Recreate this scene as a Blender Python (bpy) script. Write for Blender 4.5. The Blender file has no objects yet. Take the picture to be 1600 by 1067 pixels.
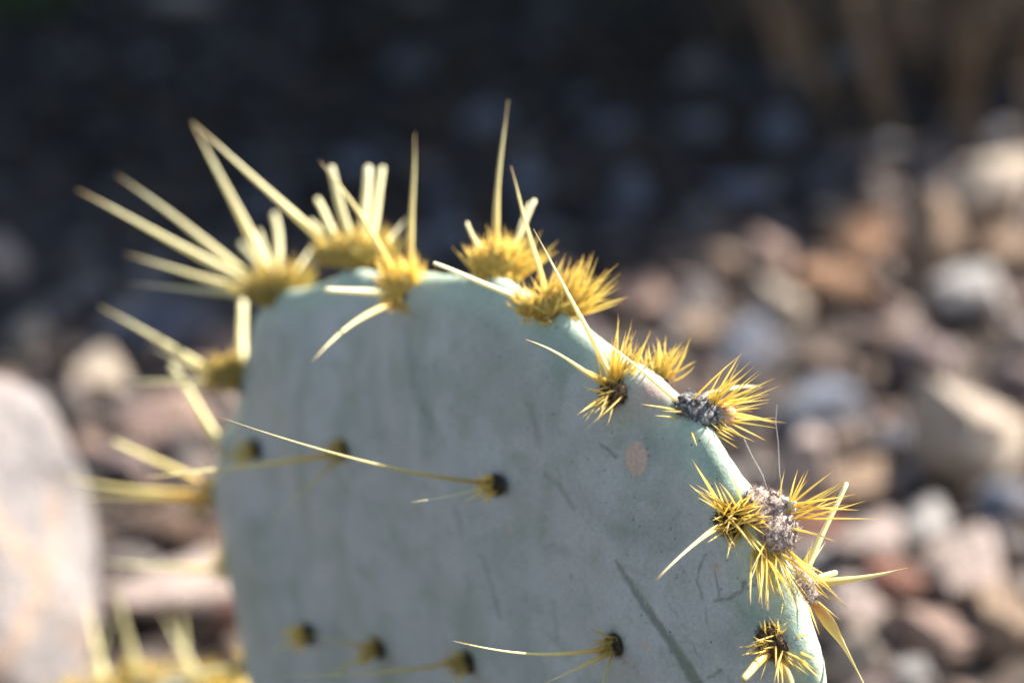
import bpy, bmesh, math, random
import numpy as np
from math import radians, sin, cos, pi, sqrt, atan2
from mathutils import Vector, Matrix, noise as mnoise

random.seed(7)
RNG = np.random.default_rng(11)
scene = bpy.context.scene
col = scene.collection

# ------------------------------------------------------------------ camera
CAM_H = 0.50
PITCH = radians(20)
LENS = 85.0
FOCUS = 0.600
FPX = 1600 * LENS / 36.0
cd = bpy.data.cameras.new('camera')
cam = bpy.data.objects.new('camera', cd)
col.objects.link(cam)
cam.location = (0, 0, CAM_H)
cam.rotation_euler = (pi / 2 - PITCH, 0, 0)
cd.lens = LENS
cd.sensor_width = 36
cd.clip_start = 0.02
cd.clip_end = 500
cd.dof.use_dof = True
cd.dof.focus_distance = FOCUS
cd.dof.aperture_fstop = 5.4
cd.dof.aperture_blades = 0
scene.camera = cam

# ------------------------------------------------------------------ sky, sun, exposure
SUN_AZ = radians(22)      # from +x (right) towards +y (away from the camera)
SUN_EL = radians(43)
sdir = Vector((cos(SUN_EL) * cos(SUN_AZ), cos(SUN_EL) * sin(SUN_AZ), sin(SUN_EL)))
w = bpy.data.worlds.new('World')
scene.world = w
w.use_nodes = True
wn = w.node_tree
bg = wn.nodes['Background']
sky = wn.nodes.new('ShaderNodeTexSky')
sky.sky_type = 'NISHITA'
sky.sun_disc = False
sky.sun_elevation = SUN_EL
sky.sun_rotation = pi / 2 - SUN_AZ
wn.links.new(sky.outputs[0], bg.inputs[0])
bg.inputs[1].default_value = 0.065
sl = bpy.data.lights.new('sun', 'SUN')
sl.energy = 5.0
sl.angle = radians(0.53)
sl.color = (1.0, 0.94, 0.86)
sun = bpy.data.objects.new('sun', sl)
col.objects.link(sun)
sun.rotation_euler = sdir.to_track_quat('Z', 'Y').to_euler()
sun.location = sdir * 5
scene.view_settings.view_transform = 'Standard'
scene.view_settings.look = 'None'
scene.view_settings.exposure = 1.75
scene.view_settings.gamma = 1.0
scene.render.engine = 'CYCLES'
scene.cycles.use_denoising = True
scene.cycles.max_bounces = 6
scene.cycles.transmission_bounces = 4

# ------------------------------------------------------------------ geometry helpers
CC = Vector((0, 0, CAM_H))
CF = Vector((0, cos(PITCH), -sin(PITCH)))
CR = Vector((1, 0, 0))
CU = Vector((0, sin(PITCH), cos(PITCH)))


def P(px, py, d):
    """Point of the place seen at photo pixel (px, py) at depth d."""
    return CC + CF * d + CR * (d * (px - 800) / FPX) + CU * (d * (533.5 - py) / FPX)


def depth(p):
    return (p - CC).dot(CF)


def on_ground(px, py, z=0.0):
    d = P(px, py, 1) - CC
    t = (z - CAM_H) / d.z
    return CC + d * t, t


def link(name, me, mat=None, parent=None, smooth=True):
    o = bpy.data.objects.new(name, me)
    col.objects.link(o)
    if mat and not me.materials:
        me.materials.append(mat)
    if parent:
        o.parent = parent
    return o


def mesh(name, verts, faces, smooth=True, attrs=None):
    me = bpy.data.meshes.new(name)
    verts = np.asarray(verts, dtype=np.float64).reshape(-1, 3)
    if isinstance(faces, np.ndarray):
        nf, k = faces.shape
        me.vertices.add(len(verts))
        me.vertices.foreach_set('co', verts.ravel().astype(np.float32))
        me.loops.add(nf * k)
        me.loops.foreach_set('vertex_index', faces.ravel().astype(np.int32))
        me.polygons.add(nf)
        me.polygons.foreach_set('loop_start', np.arange(0, nf * k, k, dtype=np.int32))
        me.polygons.foreach_set('loop_total', np.full(nf, k, dtype=np.int32))
        me.update(calc_edges=True)
        me.validate()
    else:
        me.from_pydata([tuple(v) for v in verts], [], faces)
    if smooth:
        me.polygons.foreach_set('use_smooth', np.ones(len(me.polygons), dtype=bool))
    if attrs:
        for k_, v_ in attrs.items():
            a_ = me.attributes.new(k_, 'FLOAT', 'POINT')
            a_.data.foreach_set('value', np.asarray(v_, dtype=np.float32))
    me.update()
    return me


def tag(o, label, cat, group=None, kind=None):
    if label:
        o['label'] = label
    if cat:
        o['category'] = cat
    if group:
        o['group'] = group
    if kind:
        o['kind'] = kind
    return o


# ------------------------------------------------------------------ material helpers
class MT:
    def __init__(self, name):
        self.m = bpy.data.materials.new(name)
        self.m.use_nodes = True
        self.t = self.m.node_tree
        self.b = self.t.nodes['Principled BSDF']
        self.out = self.t.nodes['Material Output']

    def n(self, typ, **kw):
        nd = self.t.nodes.new(typ)
        for k, v in kw.items():
            if k.startswith('i_'):
                nd.inputs[k[2:].replace('_', ' ')].default_value = v
            else:
                setattr(nd, k, v)
        return nd

    def l(self, a, b):
        self.t.links.new(a, b)

    def coord(self, kind='Object'):
        return self.n('ShaderNodeTexCoord').outputs[kind]

    def noise(self, vec, scale, detail=4, rough=.55, dist=0.0):
        nd = self.n('ShaderNodeTexNoise')
        nd.inputs['Scale'].default_value = scale
        nd.inputs['Detail'].default_value = detail
        nd.inputs['Roughness'].default_value = rough
        nd.inputs['Distortion'].default_value = dist
        if vec is not None:
            self.l(vec, nd.inputs['Vector'])
        return nd.outputs['Fac']

    def ramp(self, fac, stops, interp='LINEAR'):
        nd = self.n('ShaderNodeValToRGB')
        e = nd.color_ramp.elements
        nd.color_ramp.interpolation = interp
        while len(e) < len(stops):
            e.new(0.5)
        for el, (p, c) in zip(e, stops):
            el.position = p
            el.color = (*c, 1) if isinstance(c, tuple) else (c, c, c, 1)
        self.l(fac, nd.inputs['Fac'])
        return nd.outputs['Color']

    def mix(self, fac, a, b, mode='MIX'):
        nd = self.n('ShaderNodeMix', data_type='RGBA', blend_type=mode)
        for sock, v in ((nd.inputs[0], fac), (nd.inputs[6], a), (nd.inputs[7], b)):
            if isinstance(v, (int, float)):
                sock.default_value = v
            elif isinstance(v, tuple):
                sock.default_value = (*v, 1)
            else:
                self.l(v, sock)
        return nd.outputs[2]

    def math(self, op, a, b=None):
        nd = self.n('ShaderNodeMath', operation=op)
        for sock, v in ((nd.inputs[0], a), (nd.inputs[1], b)):
            if v is None:
                continue
            if isinstance(v, (int, float)):
                sock.default_value = v
            else:
                self.l(v, sock)
        return nd.outputs[0]

    def attr(self, name):
        return self.n('ShaderNodeAttribute', attribute_name=name).outputs['Fac']

    def bump(self, h, strength, dist):
        nd = self.n('ShaderNodeBump')
        nd.inputs['Strength'].default_value = strength
        nd.inputs['Distance'].default_value = dist
        self.l(h, nd.inputs['Height'])
        self.l(nd.outputs[0], self.b.inputs['Normal'])

    def base(self, c):
        self.l(c, self.b.inputs['Base Color'])

    def rough(self, r):
        if isinstance(r, (int, float)):
            self.b.inputs['Roughness'].default_value = r
        else:
            self.l(r, self.b.inputs['Roughness'])


def mat_pad():
    m = MT('prickly_pear_skin')
    c = m.coord()
    big = m.noise(c, 28, 5, .6)
    mid = m.noise(c, 95, 5, .65, .4)
    fine = m.noise(c, 900, 3, .6)
    # waxy grey-blue bloom over green skin
    wax = m.ramp(big, [(.32, (.325, .350, .285)), (.50, (.440, .450, .398)), (.70, (.500, .497, .462))])
    green = m.ramp(mid, [(.3, (.165, .220, .145)), (.7, (.250, .305, .205))])
    wear = m.ramp(mid, [(.50, 0.0), (.64, .38), (.8, .65)])
    colr = m.mix(wear, wax, green)
    # streaks where drops have run down the bloom
    mp = m.n('ShaderNodeMapping')
    mp.inputs['Scale'].default_value = (70, 70, 9)
    m.l(c, mp.inputs['Vector'])
    streak = m.ramp(m.noise(mp.outputs[0], 1.0, 3, .5), [(.54, 0.0), (.70, .40)])
    colr = m.mix(streak, colr, (.235, .285, .205))
    # rim: bloom rubbed away, pale green
    rim = m.attr('rim')
    rimc = m.ramp(mid, [(.35, (.36, .47, .34)), (.6, (.46, .55, .42)), (.8, (.54, .60, .50))])
    colr = m.mix(m.math('MULTIPLY', rim, .9), colr, rimc)
    colr = m.mix(m.attr('green'), colr, (.15, .24, .165))
    colr = m.mix(m.math('MULTIPLY', m.attr('scratch'), .72), colr, m.ramp(mid, [(.3, (.085, .115, .075)), (.8, (.15, .185, .12))]))
    colr = m.mix(m.attr('pink'), colr, (.55, .33, .29))
    tanc = m.ramp(fine, [(.3, (.55, .39, .28)), (.7, (.62, .44, .32))])
    colr = m.mix(m.attr('tan'), colr, tanc)
    # dark pits and stomata specks
    vo = m.n('ShaderNodeTexVoronoi', i_Scale=430.0)
    m.l(c, vo.inputs['Vector'])
    vs = m.ramp(vo.outputs['Distance'], [(.10, 1.0), (.20, 0.0)])
    gate = m.ramp(m.noise(c, 160, 3, .6), [(.50, 0.0), (.62, .7)])
    sp = m.math('MULTIPLY', vs, gate)
    sp = m.math('MULTIPLY', sp, m.math('SUBTRACT', 1.0, m.attr('tan')))
    colr = m.mix(sp, colr, (.06, .07, .055))
    grain = m.ramp(fine, [(.3, .88), (.7, 1.08)])
    colr = m.mix(1.0, colr, grain, 'MULTIPLY')
    m.base(colr)
    m.rough(m.ramp(mid, [(.3, .58), (.7, .44)]))
    m.b.inputs['Specular IOR Level'].default_value = .35
    hh = m.math('SUBTRACT', m.math('ADD', m.math('MULTIPLY', fine, .35), mid), m.math('MULTIPLY', sp, .6))
    hh = m.math('SUBTRACT', hh, m.math('MULTIPLY', m.attr('scratch'), .8))
    hh = m.math('ADD', hh, m.math('MULTIPLY', m.attr('tan'), .35))
    m.bump(hh, .35, .0012)
    return m.m


def mat_spine(name, stops, trans=.35, scale=500):
    m = MT(name)
    t = m.attr('along')
    c = m.coord()
    ob = m.n('ShaderNodeObjectInfo').outputs['Random']
    base = m.ramp(t, stops)
    base = m.mix(m.ramp(m.noise(c, scale, 3), [(.4, 0.0), (.85, .25)]), base, (.60, .42, .14))
    hv = m.n('ShaderNodeHueSaturation')
    m.l(base, hv.inputs['Color'])
    m.l(m.math('ADD', m.math('MULTIPLY', ob, .35), .85), hv.inputs['Value'])
    m.base(hv.outputs[0])
    m.rough(.42)
    tr = m.n('ShaderNodeBsdfTranslucent')
    m.l(hv.outputs[0], tr.inputs['Color'])
    mx = m.n('ShaderNodeMixShader')
    mx.inputs[0].default_value = trans
    m.l(m.b.outputs[0], mx.inputs[1])
    m.l(tr.outputs[0], mx.inputs[2])
    m.l(mx.outputs[0], m.out.inputs['Surface'])
    return m.m


def mat_simple(name, stops, scale, rough=.85, detail=5, bump=None, objcol=False, kind='Object'):
    m = MT(name)
    c = m.coord(kind)
    f = m.noise(c, scale, detail, .6)
    colr = m.ramp(f, stops)
    if objcol:
        oc = m.n('ShaderNodeObjectInfo').outputs['Color']
        colr = m.mix(1.0, oc, colr, 'MULTIPLY')
    m.base(colr)
    m.rough(rough)
    if bump:
        m.bump(m.noise(c, scale * bump[2], 6, .65), bump[0], bump[1])
    return m


M_PAD = mat_pad()
M_SPINE = mat_spine('spine_straw', [(0, (.66, .30, .05)), (.10, (.78, .52, .12)), (.35, (.88, .76, .32)), (.8, (.88, .80, .44)), (1, (.55, .36, .15))], .28)
M_ORANGE = mat_spine('spine_orange', [(0, (.80, .24, .03)), (.14, (.82, .36, .06)), (.3, (.84, .60, .16)), (.55, (.80, .68, .30)), (1, (.5, .42, .22))], .3)
M_PALE = mat_spine('spine_pale', [(0, (.84, .64, .20)), (.10, (.93, .85, .46)), (.8, (.95, .91, .62)), (1, (.70, .54, .28))], .34)
M_GLO = mat_spine('glochid_amber', [(0, (.88, .60, .13)), (.2, (.92, .74, .22)), (.75, (.95, .83, .39)), (1, (.82, .62, .24))], .68)
M_WOOL = {}
M_WOOL['grey'] = mat_simple('areole_wool_grey', [(.3, (.11, .075, .055)), (.48, (.36, .275, .225)), (.68, (.62, .53, .47))], 900, .95, bump=(.7, .0006, 2)).m
M_WOOL['dark'] = mat_simple('areole_wool_black', [(.32, (.035, .032, .032)), (.5, (.15, .14, .135)), (.68, (.50, .48, .46))], 900, .95, bump=(.7, .0006, 2)).m
M_WOOL['brown'] = mat_simple('areole_wool_brown', [(.3, (.035, .022, .012)), (.55, (.11, .065, .03)), (.78, (.30, .20, .11))], 900, .95, bump=(.7, .0006, 2)).m
M_WOOL['pit'] = mat_simple('areole_wool_umber', [(.3, (.018, .014, .009)), (.55, (.055, .040, .020)), (.78, (.18, .125, .06))], 900, .95, bump=(.7, .0006, 2)).m
M_FLESH = mat_simple('fruit_stub_skin', [(.3, (.38, .20, .12)), (.55, (.58, .35, .20)), (.8, (.50, .38, .18))], 420, .6, bump=(.4, .0006, 3)).m

# stones: each carries its own colour, with mineral mottling on top
ms = MT('stone')
c_ = ms.coord()
oc_ = ms.n('ShaderNodeObjectInfo').outputs['Color']
nf_ = ms.noise(c_, 1.7, 7, .68, .4)
mot = ms.ramp(nf_, [(.28, .55), (.5, .98), (.72, 1.3)])
cc_ = ms.mix(1.0, oc_, mot, 'MULTIPLY')
vein = ms.ramp(ms.noise(c_, 1.1, 5, .6, 1.2), [(.50, 0.0), (.60, .6), (.70, 0.0)])
cc_ = ms.mix(vein, cc_, (.42, .27, .18))
ms.base(cc_)
ms.rough(.78)
ms.bump(ms.noise(c_, 3.5, 7, .7), .9, .012)
M_STONE = ms.m

mg = MT('gravel')
at_ = mg.n('ShaderNodeAttribute', attribute_name='tint').outputs['Fac']
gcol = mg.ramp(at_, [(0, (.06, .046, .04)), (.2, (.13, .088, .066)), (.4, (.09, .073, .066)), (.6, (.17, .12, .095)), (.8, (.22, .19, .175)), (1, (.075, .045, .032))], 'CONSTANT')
gn = mg.noise(mg.coord(), 90, 4)
mg.base(mg.mix(1.0, gcol, mg.ramp(gn, [(.3, .6), (.7, 1.15)]), 'MULTIPLY'))
mg.rough(.85)
M_GRAVEL = mg.m
md = mat_simple('desert_soil', [(.3, (.035, .024, .018)), (.55, (.06, .042, .032)), (.8, (.10, .072, .058))], 22, .95, 8, bump=(.8, .01, 4))
M_SOIL = md.m
mw = mat_simple('dry_stalk', [(.3, (.17, .095, .05)), (.6, (.30, .185, .10)), (.85, (.40, .28, .17))], 40, .8)
M_DRY = mw.m
ml = mat_simple('shrub_leaf', [(.3, (.045, .075, .025)), (.6, (.075, .115, .04)), (.85, (.10, .14, .06))], 12, .55)
M_LEAF = ml.m
mb = mat_simple('shrub_bark', [(.3, (.09, .065, .045)), (.7, (.20, .15, .11))], 40, .9, bump=(.6, .004, 3))
M_BARK = mb.m

# ------------------------------------------------------------------ ground
def gz(x, y):
    return 0.010 * mnoise.noise(Vector((x * 1.3, y * 1.3, 3.1))) + .004 * mnoise.noise(Vector((x * 6, y * 6, .4)))

xs = np.concatenate([-np.geomspace(120, 2.2, 14), np.linspace(-2, 2, 61), np.geomspace(2.2, 120, 14)])
ys = np.concatenate([-np.geomspace(120, .6, 12), np.linspace(-.4, 5, 82), np.geomspace(5.3, 160, 14)])
gv = [(x, y, gz(x, y) if abs(x) < 2.1 and -.5 < y < 5.1 else 0.0) for y in ys for x in xs]
nx = len(xs)
gf = np.array([(j * nx + i, j * nx + i + 1, (j + 1) * nx + i + 1, (j + 1) * nx + i) for j in range(len(ys) - 1) for i in range(nx - 1)])
ground = link('ground', mesh('ground', gv, gf), M_SOIL)
ground['kind'] = 'structure'

# ------------------------------------------------------------------ the main pad of the prickly pear
PA = radians(50)
PN = Vector((-sin(PA), -cos(PA), 0))
PU = Vector((cos(PA), -sin(PA), 0))
PV = Vector((0, 0, 1))
PO = P(1190, 820, FOCUS)
PT = 0.0130                      # half thickness


def pad_uv(px, py, wofs=0.0):
    d = P(px, py, 1) - CC
    t = (PO + PN * wofs - CC).dot(PN) / d.dot(PN)
    q = CC + d * t - PO
    return q.dot(PU), q.dot(PV)


SIL = [(390, 1000), (362, 850), (347, 720), (392, 600), (402, 505), (440, 466), (500, 445), (560, 430), (650, 430), (720, 432), (800, 452), (900, 508),
       (1000, 588), (1095, 668), (1160, 760), (1215, 880), (1255, 970), (1285, 1067)]
out_uv = [pad_uv(*s) for s in SIL]
uL, vL = out_uv[0]
uR, vR = out_uv[-1]
out_uv += [(uR + .006, vR - .045), (uR + .002, vR - .090), (uR - .020, vR - .135), (uR - .055, vR - .165), (uR - .085, vR - .182),
           (uR - .108, vR - .185), (uL + .080, vL - .108), (uL + .040, vL - .085), (uL + .016, vL - .043)]


def smooth_closed(pts, n):
    pts = np.array(pts)
    k = len(pts)
    res = []
    per = 24
    for i in range(k):
        p0, p1, p2, p3 = pts[(i - 1) % k], pts[i], pts[(i + 1) % k], pts[(i + 2) % k]
        for j in range(per):
            t = j / per
            res.append(.5 * ((2 * p1) + (-p0 + p2) * t + (2 * p0 - 5 * p1 + 4 * p2 - p3) * t * t + (-p0 + 3 * p1 - 3 * p2 + p3) * t ** 3))
    res = np.array(res)
    for _ in range(10):
        res = (np.roll(res, 1, 0) + 2 * res + np.roll(res, -1, 0)) / 4
    seg = np.linalg.norm(np.roll(res, -1, 0) - res, axis=1)
    s = np.concatenate([[0], np.cumsum(seg)])
    tt = np.linspace(0, s[-1], n, endpoint=False)
    ext = np.vstack([res, res[:1]])
    return np.stack([np.interp(tt, s, ext[:, 0]), np.interp(tt, s, ext[:, 1])], 1)


OUT = smooth_closed(out_uv, 1400)
CEN = np.array([(OUT[:, 0].min() + OUT[:, 0].max()) / 2, OUT[:, 1].mean()])
OUT_ANG = np.arctan2(OUT[:, 1] - CEN[1], OUT[:, 0] - CEN[0])
OUT_RAD = np.hypot(OUT[:, 1] - CEN[1], OUT[:, 0] - CEN[0])
_o = np.argsort(OUT_ANG)
ANG_S = np.concatenate([OUT_ANG[_o] - 2 * pi, OUT_ANG[_o], OUT_ANG[_o] + 2 * pi])
RAD_S = np.tile(OUT_RAD[_o], 3)


def out_rad(th):
    return np.interp(th, ANG_S, RAD_S)


RP = 6.0


def prof(r):
    return PT * np.sqrt(np.clip(1 - r ** RP, 0, 1)) * (1 + .22 * (1 - r ** 2))


def pad_point(u, v, wv):
    return PO + PU * u + PV * v + PN * wv


def rim_place(px, py, s_want):
    """Surface point and outward normal on the rim seen near a pixel; s = -1 (back) .. 1 (front)."""
    best = None
    for s in np.linspace(-.97, .995, 100):
        u, v = pad_uv(px, py, s * PT)
        th = atan2(v - CEN[1], u - CEN[0])
        r = (1 - s * s) ** (1 / RP)
        e = abs(math.hypot(v - CEN[1], u - CEN[0]) / float(out_rad(th)) - r) + .02 * abs(s - s_want)
        if best is None or e < best[0]:
            best = (e, float(s))
    s = best[1]
    u, v = pad_uv(px, py, s * PT)
    th = atan2(v - CEN[1], u - CEN[0])
    R = float(out_rad(th))
    r = (1 - min(.999, s * s)) ** (1 / RP)
    du, dv = (out_rad(th + .03), out_rad(th - .03))
    a1 = np.array([cos(th + .03), sin(th + .03)]) * du
    a2 = np.array([cos(th - .03), sin(th - .03)]) * dv
    tg = (a1 - a2) / np.linalg.norm(a1 - a2)
    nn = np.array([tg[1], -tg[0]])
    n3 = (PU * float(nn[0]) + PV * float(nn[1])) * sqrt(max(0, 1 - s * s)) + PN * s
    uu = CEN[0] + cos(th) * R * r
    vv = CEN[1] + sin(th) * R * r
    return pad_point(uu, vv, PT * s), n3.normalized(), (uu, vv, PT * s)


def face_place(px, py):
    wv = PT
    for _ in range(4):
        u, v = pad_uv(px, py, wv)
        th = atan2(v - CEN[1], u - CEN[0])
        r = math.hypot(v - CEN[1], u - CEN[0]) / float(out_rad(th))
        wv = float(prof(np.array(min(r, .999))))
    return pad_point(u, v, wv), PN.copy(), (u, v, wv)


# areoles: key -> (kind, px, py, s)
AREOLES = {
    'A': ('rim', 432, 462, .55), 'B': ('rim', 372, 588, .35), 'C': ('rim', 338, 770, .3), 'D': ('rim', 548, 405, -.75),
    'C2': ('rim', 352, 705, .5),
    'E': ('rim', 634, 462, .85), 'F': ('rim', 778, 425, -.6), 'G': ('rim', 862, 492, .62), 'H': ('rim', 966, 612, .85),
    'I': ('rim', 1028, 594, -.75), 'J': ('rim', 1088, 648, .30), 'K': ('rim', 1190, 815, .35), 'K2': ('rim', 1145, 812, .8), 'L': ('rim', 1262, 908, -.35),
    'M': ('rim', 1212, 1000, .90),
    'N': ('face', 776, 758, 0), 'O': ('face', 542, 702, 0), 'Q': ('face', 962, 1006, 0), 'R': ('face', 732, 1034, 0),
    'S': ('face', 592, 1012, 0), 'T': ('face', 480, 990, 0), 'PP': ('face', 398, 702, 0),
    # lower ones under the picture's edge
    'X1': ('face', 900, 1260, 0), 'X2': ('face', 1120, 1240, 0), 'X3': ('face', 680, 1270, 0), 'X4': ('face', 520, 1230, 0),
    'X5': ('rim', 1280, 1180, .3), 'X6': ('rim', 1290, 1330, .3), 'X7': ('face', 820, 1480, 0), 'X8': ('face', 1050, 1450, 0),
    'X9': ('rim', 372, 890, .2), 'Y1': ('rim', 400, 1040, .2), 'Y2': ('rim', 450, 1190, .2), 'Y3': ('face', 700, 600, 0),
}
del AREOLES['Y3']
AR = {}
for k, (kd, px, py, s) in AREOLES.items():
    AR[k] = rim_place(px, py, s) if kd == 'rim' else face_place(px, py)

# --- pad mesh: polar sheet front and back, bumps under the areoles, scar masks from the skin's own marks
NT = 1400
tht = np.linspace(-pi, pi, NT, endpoint=False)
Rt = out_rad(tht)
# faint scallops along the rim
RS_F = 1 - (1 - np.linspace(0.02, 1, 190)) ** 1.9
RS_B = 1 - (1 - np.linspace(0.03, 1, 60)) ** 1.9
rings = [(r, 1) for r in RS_F] + [(r, -1) for r in RS_B[::-1][1:]]
rr = np.array([r for r, _ in rings])
ss = np.array([s for _, s in rings])
Ug = CEN[0] + np.outer(rr * 1.0, np.cos(tht) * Rt)
Vg = CEN[1] + np.outer(rr * 1.0, np.sin(tht) * Rt)
Wg = (prof(rr) * ss)[:, None] * np.ones((1, NT))
ph = np.array([mnoise.noise(Vector((cos(t) * 3.2, sin(t) * 3.2, 1.7))) for t in tht])
Wg = Wg * (1 + .10 * ph[None, :] * (rr[:, None] ** 2))
nick = np.array([mnoise.noise(Vector((cos(t) * 22, sin(t) * 22, 4.2))) + .6 * mnoise.noise(Vector((cos(t) * 60, sin(t) * 60, 8.2))) for t in tht])
kk = 1 + .0035 * nick[None, :] * (rr[:, None] ** 8)
Ug = CEN[0] + (Ug - CEN[0]) * kk
Vg = CEN[1] + (Vg - CEN[1]) * kk
# gentle undulation of the faces
und = .0018 * np.sin(Ug * 38 + 1.0) * np.cos(Vg * 31 + .4) + .0008 * np.sin(Ug * 90 + Vg * 60)
Wg = Wg + und * (1 - rr[:, None] ** 6)
nb_u = np.cos(tht)[None, :] * np.ones_like(Ug)
nb_v = np.sin(tht)[None, :] * np.ones_like(Ug)
dUg, dVg, dWg = np.zeros_like(Ug), np.zeros_like(Ug), np.zeros_like(Ug)
for k, (p3, n3, (au, av, aw)) in AR.items():
    d2 = (Ug - au) ** 2 + (Vg - av) ** 2 + (Wg - aw) ** 2
    amp, sg = (.0022, .0062) if AREOLES[k][0] == 'rim' else (.0012, .0055)
    g = amp * np.exp(-d2 / (2 * sg * sg))
    if AREOLES[k][0] == 'face':
        g -= .0022 * np.exp(-d2 / (2 * .0024 ** 2))
    dUg += g * n3.dot(PU)
    dVg += g * n3.dot(PV)
    dWg += g * n3.dot(PN)
Ug, Vg, Wg = Ug + dUg, Vg + dVg, Wg + dWg
Xo = np.array(PO)
pv = Xo + Ug[..., None] * np.array(PU) + Vg[..., None] * np.array(PV) + Wg[..., None] * np.array(PN)
nr = len(rings)
ii, jj = np.meshgrid(np.arange(nr - 1), np.arange(NT), indexing='ij')
j2 = (jj + 1) % NT
pf = np.stack([ii * NT + jj, (ii + 1) * NT + jj, (ii + 1) * NT + j2, ii * NT + j2], -1).reshape(-1, 4)
front = (ss[:, None] > 0) * np.ones_like(Ug)


def warp(U_, V_, sc, am, sd):
    return am * (np.sin(U_ * sc + sd) * np.cos(V_ * sc * 1.31 + sd * 2.1) + .6 * np.sin(U_ * sc * 2.3 + V_ * sc * 1.9 + sd * 3.7))


WU = Ug + warp(Ug, Vg, 900, .00022, 1.1) + warp(Ug, Vg, 2600, .00009, 2.2)
WV = Vg + warp(Vg, Ug, 870, .00022, 4.1) + warp(Vg, Ug, 2500, .00009, .2)


def seg_mask(pts, half0, half1, soft):
    res = np.zeros_like(Ug)
    uvp = [np.array(face_place(x, y)[2][:2]) for x, y in pts]
    n_ = len(uvp) - 1
    for i in range(n_):
        a, b = uvp[i], uvp[i + 1]
        ab = b - a
        t = np.clip(((WU - a[0]) * ab[0] + (WV - a[1]) * ab[1]) / (ab @ ab), 0, 1)
        d = np.hypot(WU - a[0] - t * ab[0], WV - a[1] - t * ab[1])
        hw = half0 + (half1 - half0) * (i + t) / n_
        res = np.maximum(res, np.clip((hw + soft - d) / (2 * soft) , 0, 1))
    return res * front


PXM = 1 / 6300.0
scr = np.zeros_like(Ug)
for pts, h0, h1, so, am in [
    ([(966, 884), (1000, 935), (1050, 1000), (1098, 1075)], 4, 12, 4, .68),
    ([(962, 878), (985, 905), (1020, 952)], 1.2, 1.5, 1.5, .7),
    ([(1035, 925), (1075, 985), (1100, 1040)], .5, 1.2, 1.5, .4),
    ([(752, 868), (768, 915), (782, 965)], 2, 5, 4, .5),
    ([(855, 945), (862, 985), (866, 1010)], 2, 3, 5, .4),
    ([(934, 692), (948, 706), (960, 714)], 1.2, 2.5, 2, .7),
    ([(843, 745), (868, 762), (890, 795)], 4, 7, 6, .45),
    ([(640, 500), (650, 590), (690, 690)], 6, 9, 14, .30),
    ([(830, 640), (836, 690)], 8, 10, 9, .35),
    ([(715, 800), (722, 830)], 6, 4, 8, .4),
    ([(1108, 862), (1094, 885), (1090, 910), (1100, 935)], 1.4, 1.2, 1.6, .75),
    ([(1122, 880), (1120, 905), (1126, 928), (1122, 938)], 1.2, 1.0, 1.6, .7),
    ([(1118, 938), (1145, 932), (1172, 918), (1188, 900)], 1.6, 3.2, 1.8, .85),
    ([(1172, 918), (1200, 905)], 2, 3, 2, .6),
    ([(1000, 640), (1015, 690), (1060, 700)], 10, 14, 22, .30),
    ([(900, 780), (960, 830), (1040, 840)], 10, 16, 26, .28),
    ([(1060, 800), (1030, 850)], 3, 4, 6, .3),
    ([(1110, 1058), (1128, 1046)], 1, 2, 2, .7),
    ([(1106, 975), (1104, 950)], 1, 1.6, 2, .5),
]:
    scr = np.maximum(scr, min(1, am * 1.45) * seg_mask(pts, h0 * PXM, h1 * PXM, so * PXM))
tan = np.zeros_like(Ug)
for (cx, cy, ax, ay) in [(991, 718, 17, 25), (1012, 1008, 6, 9), (1124, 884, 7, 8), (790, 830, 8, 6)]:
    u0, v0 = face_place(cx, cy)[2][:2]
    sx = ax / (6250 * (cos(PA) + .1))
    sy = ay / 5900.0
    d = np.hypot((WU - u0) / sx, (WV - v0) / sy)
    amp = 1.0 if ax > 10 else .55
    tan = np.maximum(tan, amp * np.clip((1.06 - d) / .14, 0, 1))
tan *= front
green = np.zeros_like(Ug)
for pts, h0, h1, so, am in [
    ([(1115, 700), (1135, 740)], 12, 8, 20, .55),
    ([(1190, 950), (1225, 960)], 16, 12, 18, .6),
    ([(660, 560), (672, 700)], 8, 14, 24, .35),
    ([(865, 515), (900, 560)], 16, 18, 24, .35),
]:
    green = np.maximum(green, am * seg_mask(pts, h0 * PXM, h1 * PXM, so * PXM))
pink = np.zeros_like(Ug)
pp_, pn_, (pu_, pv_, pw_) = rim_place(1022, 615, .1)
pink = .75 * np.exp(-((Ug - pu_) ** 2 + (Vg - pv_) ** 2 + (Wg - pw_) ** 2) / (2 * .0042 ** 2))
rimf = np.clip((rr - .925) / .06, 0, 1)[:, None] * np.ones_like(Ug)
pad_me = mesh('pad', pv.reshape(-1, 3), pf, attrs={'scratch': scr.ravel(), 'tan': tan.ravel(), 'green': green.ravel(), 'pink': pink.ravel(), 'rim': rimf.ravel()})
# close the two poles
bm = bmesh.new()
bm.from_mesh(pad_me)
bm.verts.ensure_lookup_table()
bm.faces.new([bm.verts[j] for j in range(NT)][::-1])
bm.faces.new([bm.verts[(nr - 1) * NT + j] for j in range(NT)])
bmesh.ops.recalc_face_normals(bm, faces=bm.faces[:])
bm.to_mesh(pad_me)
bm.free()
for p_ in pad_me.polygons:
    pass
pad_me.polygons.foreach_set('use_smooth', np.ones(len(pad_me.polygons), dtype=bool))

base_pt = pad_point(CEN[0], OUT[:, 1].min(), 0)
cactus = bpy.data.objects.new('prickly_pear_cactus', None)
col.objects.link(cactus)
cactus.location = (base_pt.x, base_pt.y, 0)
tag(cactus, 'grey-green prickly pear cactus with yellow spines standing in front of the gravel', 'cactus')
bpy.context.view_layer.update()
CIN = Matrix.Translation(-cactus.location)


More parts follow.
